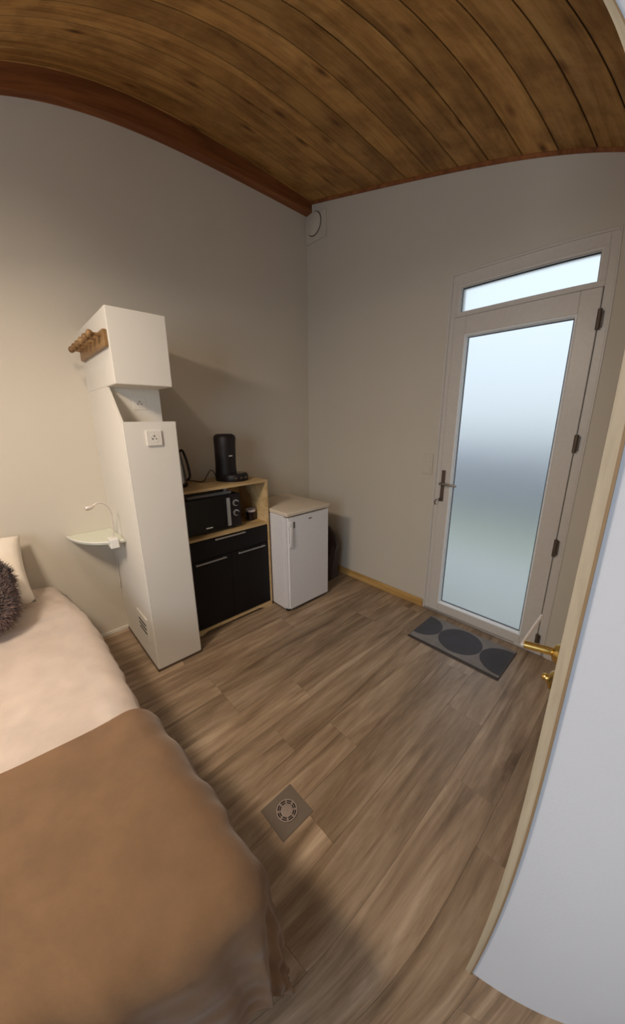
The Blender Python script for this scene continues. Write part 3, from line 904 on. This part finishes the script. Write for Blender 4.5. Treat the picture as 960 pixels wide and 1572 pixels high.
b = BM(); tube(b, smooth_path([(0.30, -0.20, 0.52), (0.33, -0.20, 0.60), (0.39, -0.20, 0.62), (0.45, -0.20, 0.60), (0.47, -0.20, 0.52)], 6), 0.006, 8)
obj('carry_strap', b, 'bag', t, smooth=True)

# ------------------------------------------------------------------ door mat
t = thing('door_mat', (1.834, -0.265, 0), 'grey rectangular doormat with three dark round shapes in front of the glazed door', 'doormat')
X0, X1, Y0, Y1 = 1.525, 2.143, -0.447, -0.085
bxo('rubber_backing', (X0, Y0, 0.0005), (X1, Y1, 0.004), 'mat_edge', t, 0.001)
bxo('pile', (X0 + 0.006, Y0 + 0.022, 0.0042), (X1 - 0.004, Y1 - 0.004, 0.009), 'mat_grey', t, 0.001)
def clipped_circle(c, r, x0, x1, y0, y1):
    pts = []
    for k in range(64):
        a = 2 * PI * k / 64
        x = min(max(c[0] + r * math.cos(a), x0), x1); y = min(max(c[1] + r * math.sin(a), y0), y1)
        if not pts or (abs(pts[-1][0] - x) + abs(pts[-1][1] - y)) > 1e-4:
            pts.append((x, y))
    if abs(pts[0][0] - pts[-1][0]) + abs(pts[0][1] - pts[-1][1]) < 1e-4: pts.pop()
    return pts
for c, r in (((1.545, -0.240), 0.134), ((1.826, -0.250), 0.144), ((2.118, -0.262), 0.144)):
    b = BM(); prism(b, clipped_circle(c, r, X0 + 0.008, X1 - 0.006, Y0 + 0.026, Y1 - 0.006), 0.0092, 0.0104)
    obj('dark_disc', b, 'mat_dark', t, label='charcoal round shape')

# ------------------------------------------------------------------ floor drain
DX, DY = 1.808, -1.803
t = thing('floor_drain', (DX, DY, 0), 'round metal floor drain set in a square grey tile', 'drain')
bxo('tile', (DX - 0.073, DY - 0.077, 0.0004), (DX + 0.073, DY + 0.077, 0.0024), 'tile', t, 0.0008)
b = BM(); lathe(b, [(0.038, 0.0025), (0.038, 0.0032)], (DX, DY, 0), 40)
obj('drain_well', b, 'dark', t)
def ring(bm, r0, r1, z0, z1, a0=0, a1=2 * PI, n=40):
    full = abs(a1 - a0 - 2 * PI) < 1e-6
    L = []
    for k in range(n + (0 if full else 1)):
        a = a0 + (a1 - a0) * k / n
        c, s = math.cos(a), math.sin(a)
        L.append([bm.verts.new((DX + r * c, DY + r * s, z)) for r, z in ((r0, z0), (r1, z0), (r1, z1), (r0, z1))])
    m = len(L)
    for k in range(m if full else m - 1):
        A, B = L[k], L[(k + 1) % m]
        for q in range(4):
            bm.faces.new((A[q], A[(q + 1) % 4], B[(q + 1) % 4], B[q]))
    if not full:
        bm.faces.new(L[0]); bm.faces.new(L[-1][::-1])
b = BM()
ring(b, 0.0375, 0.0425, 0.0024, 0.0062); ring(b, 0.0300, 0.0325, 0.0033, 0.0058)
lathe(b, [(0.025, 0.0033), (0.025, 0.0060), (0.020, 0.0066), (0.001, 0.0066)], (DX, DY, 0), 40, cap=False)
for k in range(8):
    a = k * PI / 4 + 0.2
    ring(b, 0.024, 0.038, 0.0034, 0.0057, a - 0.10, a + 0.10, 3)
obj('grate', b, 'drain', t, smooth=30)

# ------------------------------------------------------------------ bed
BY0 = -3.52
t = thing('bed', (1.1, -2.85, 0), 'double bed with a grey base along the left wall, under the white duvet', 'bed')
bxo('bed_base', (0.12, BY0, 0.09), (2.08, -2.29, 0.26), 'bedbase', t, 0.01, 2)
obj('mattress', box(BM(), (0.10, BY0, 0.262), (2.10, -2.265, 0.500), 0.06, 4), 'mattress', t, smooth=50)
for x in (0.25, 1.95):
    for y in (BY0 + 0.12, -2.34):
        b = BM(); lathe(b, [(0.022, 0.0), (0.028, 0.095)], (x, y, 0), 16)
        obj('leg', b, 'matblack', t, smooth=40)

def cloth(x0, x1, y0, y1, rect, R, z0, flare, edge_fn, wob, nx, ny, thick, seed=0, top=None, crease=0.0):
    """drape a flat sheet over the rounded rectangle rect=(xa,xb,ya,yb)"""
    bm = BM()
    G_ = []
    for i in range(nx + 1):
        row = []
        for j in range(ny + 1):
            u = x0 + (x1 - x0) * i / nx; v = y0 + (y1 - y0) * j / ny
            xa, xb, ya, yb = rect
            yb_ = yb + edge_fn(min(max(u, xa), xb))
            qx = min(max(u, xa), xb); qy = min(max(v, ya), yb_)
            d = V((u - qx, v - qy, 0)); L = d.length
            zt = z0 + (top(qx, qy) if top else 0)
            n3 = noise.noise(V((u * 3.1 + seed, v * 3.1, seed))) * 0.5 + noise.noise(V((u * 8 + seed, v * 8, seed))) * 0.22 + crease * (abs(noise.noise(V((u * 6 + 7, v * 13, seed + 4)))) - 0.2)
            if L < 1e-6:
                p = V((u, v, zt + wob * n3))
            else:
                n = d / L
                a = min(L / R, PI / 2)
                hor = R * math.sin(a); dz = R * (1 - math.cos(a))
                ex = max(0, L - R * PI / 2)
                s_along = u if abs(n.y) > abs(n.x) else v
                fold = wob * 0.7 * noise.noise(V((u * 14, v * 9, seed))) + math.sin(s_along * 34 + seed * 2 + 2.5 * noise.noise(V((s_along * 5, seed, 0)))) * 0.010 * min(1, (ex + L * 0.3) / 0.12)
                p = V((qx, qy, 0)) + n * (hor + flare * ex + fold + wob * 0.6 * n3)
                p.z = zt - dz - ex * 0.985 + wob * n3 * (1 - a / (PI / 2)) 
            row.append(bm.verts.new(p))
        G_.append(row)
    for i in range(nx):
        for j in range(ny):
            bm.faces.new((G_[i][j], G_[i + 1][j], G_[i + 1][j + 1], G_[i][j + 1]))
    bmesh.ops.solidify(bm, geom=bm.faces[:], thickness=-thick)
    return bm

def e_duvet(x):
    xs = [0.10, 0.30, 0.50, 0.75, 1.05, 1.45, 1.75, 2.0, 2.2]
    ys = [-0.085, -0.065, -0.04, -0.015, -0.01, -0.005, 0.015, 0.03, 0.04]
    return float(np.interp(x, xs, ys))
bm = cloth(0.055, 2.10, BY0 - 0.02, -1.86, (0.055, 2.15, BY0, -2.245), 0.085, 0.555, 0.0, e_duvet, 0.016, 110, 90, 0.012, 3, crease=0.7,
           top=lambda x, y: -0.045 * max(0, (0.45 - x) / 0.45) * max(0, min(1, (y + 2.7) / 0.4)))
dv = obj('duvet', bm, 'duvet', None, smooth=True, label='cream white duvet covering the upper part of the bed', category='duvet')
def e_bl(x): return e_duvet(x) + 0.003
bm = cloth(1.485, 2.62, BY0 - 0.02, -1.80, (1.40, 2.10, BY0, -2.245), 0.104, 0.576, 0.06, e_bl, 0.016, 100, 110, 0.008, 3)
# let the free head edge of the blanket run slightly askew
for v in bm.verts:
    if v.co.x < 1.75:
        k = (1.75 - v.co.x) / 0.27
        v.co.x += k * (0.035 * (v.co.y + 2.5) + 0.012 * math.sin(v.co.y * 7))
obj('blanket', bm, 'blanket', None, smooth=True, label='taupe fleece blanket spread across the foot of the bed', category='blanket')

def cushion(bm, c, half_w, half_h, thick, upv, seed=0, n=26, flat=0.35, rnd_=0.0):
    """soft pillow: width along y, height along upv"""
    upv = V(upv).normalized(); wv = V((0, 1, 0)); nv = wv.cross(upv).normalized()
    if nv.x < 0: nv = -nv
    for side in (1, -1):
        g = []
        for i in range(n + 1):
            row = []
            for j in range(n + 1):
                a = -1 + 2 * i / n; b_ = -1 + 2 * j / n
                x = a * half_w * (1 - 0.05 * (1 - b_ * b_) * abs(a)); y = b_ * half_h * (1 - 0.05 * (1 - a * a) * abs(b_))
                x *= 1 - rnd_ * 0.5 * b_ ** 4 * abs(a); y *= 1 - rnd_ * 0.5 * a ** 4 * abs(b_)
                h = ((1 - abs(a) ** 2.6) * (1 - abs(b_) ** 2.6)) ** flat
                wr = noise.noise(V((a * 2.2 + seed, b_ * 2.2, side * 3))) * 0.08
                row.append(bm.verts.new(V(c) + wv * x + upv * y + nv * side * thick / 2 * h * (1 + wr)))
            g.append(row)
        for i in range(n):
            for j in range(n):
                bm.faces.new((g[i][j], g[i + 1][j], g[i + 1][j + 1], g[i][j + 1]))
    bmesh.ops.remove_doubles(bm, verts=bm.verts[:], dist=1e-4)
    return bm
b = cushion(BM(), (0.235, -2.69, 0.735), 0.31, 0.215, 0.17, (-0.30, 0, 0.30), 1)
obj('pillow', b, 'pillow', None, smooth=True, label='ivory white pillow leaning on the left wall behind the fur cushion', category='pillow')

CC, UV = V((0.545, -2.635, 0.740)), V((-0.33, 0, 0.30)).normalized()
t = thing('fur_cushion', (0.5, -2.665, 0.56), 'dark brown shaggy fur cushion leaning on the white pillow', 'cushion')
b = cushion(BM(), CC, 0.195, 0.185, 0.16, UV, 5, 22, 0.45, 0.5)
core = obj('cushion_core', b, 'fur', t, smooth=True)
b = BM()
off = V(core.location) + V(t.location)
mesh = core.data
rr = random.Random(3)
polys = list(mesh.polygons)
for _ in range(15000):
    p = rr.choice(polys)
    vv = [mesh.vertices[i].co for i in p.vertices]
    a, c = rr.random(), rr.random()
    q = (vv[0] * (1 - a) + vv[1] * a) * (1 - c) + (vv[-1] * (1 - a) + vv[-2] * a) * c + off
    n = p.normal.copy()
    if n.dot(V(p.center) + off - CC) < 0: n = -n
    d = (n + V((rr.uniform(-.5, .5), rr.uniform(-.5, .5), rr.uniform(-.7, .2)))).normalized()
    L = rr.uniform(0.022, 0.040)
    s = d.orthogonal().normalized() * 0.0030
    v1 = b.verts.new(q - s); v2 = b.verts.new(q + s); v3 = b.verts.new(q + d * L)
    b.faces.new((v1, v2, v3))
obj('fur', b, 'fur', t, kind='stuff')
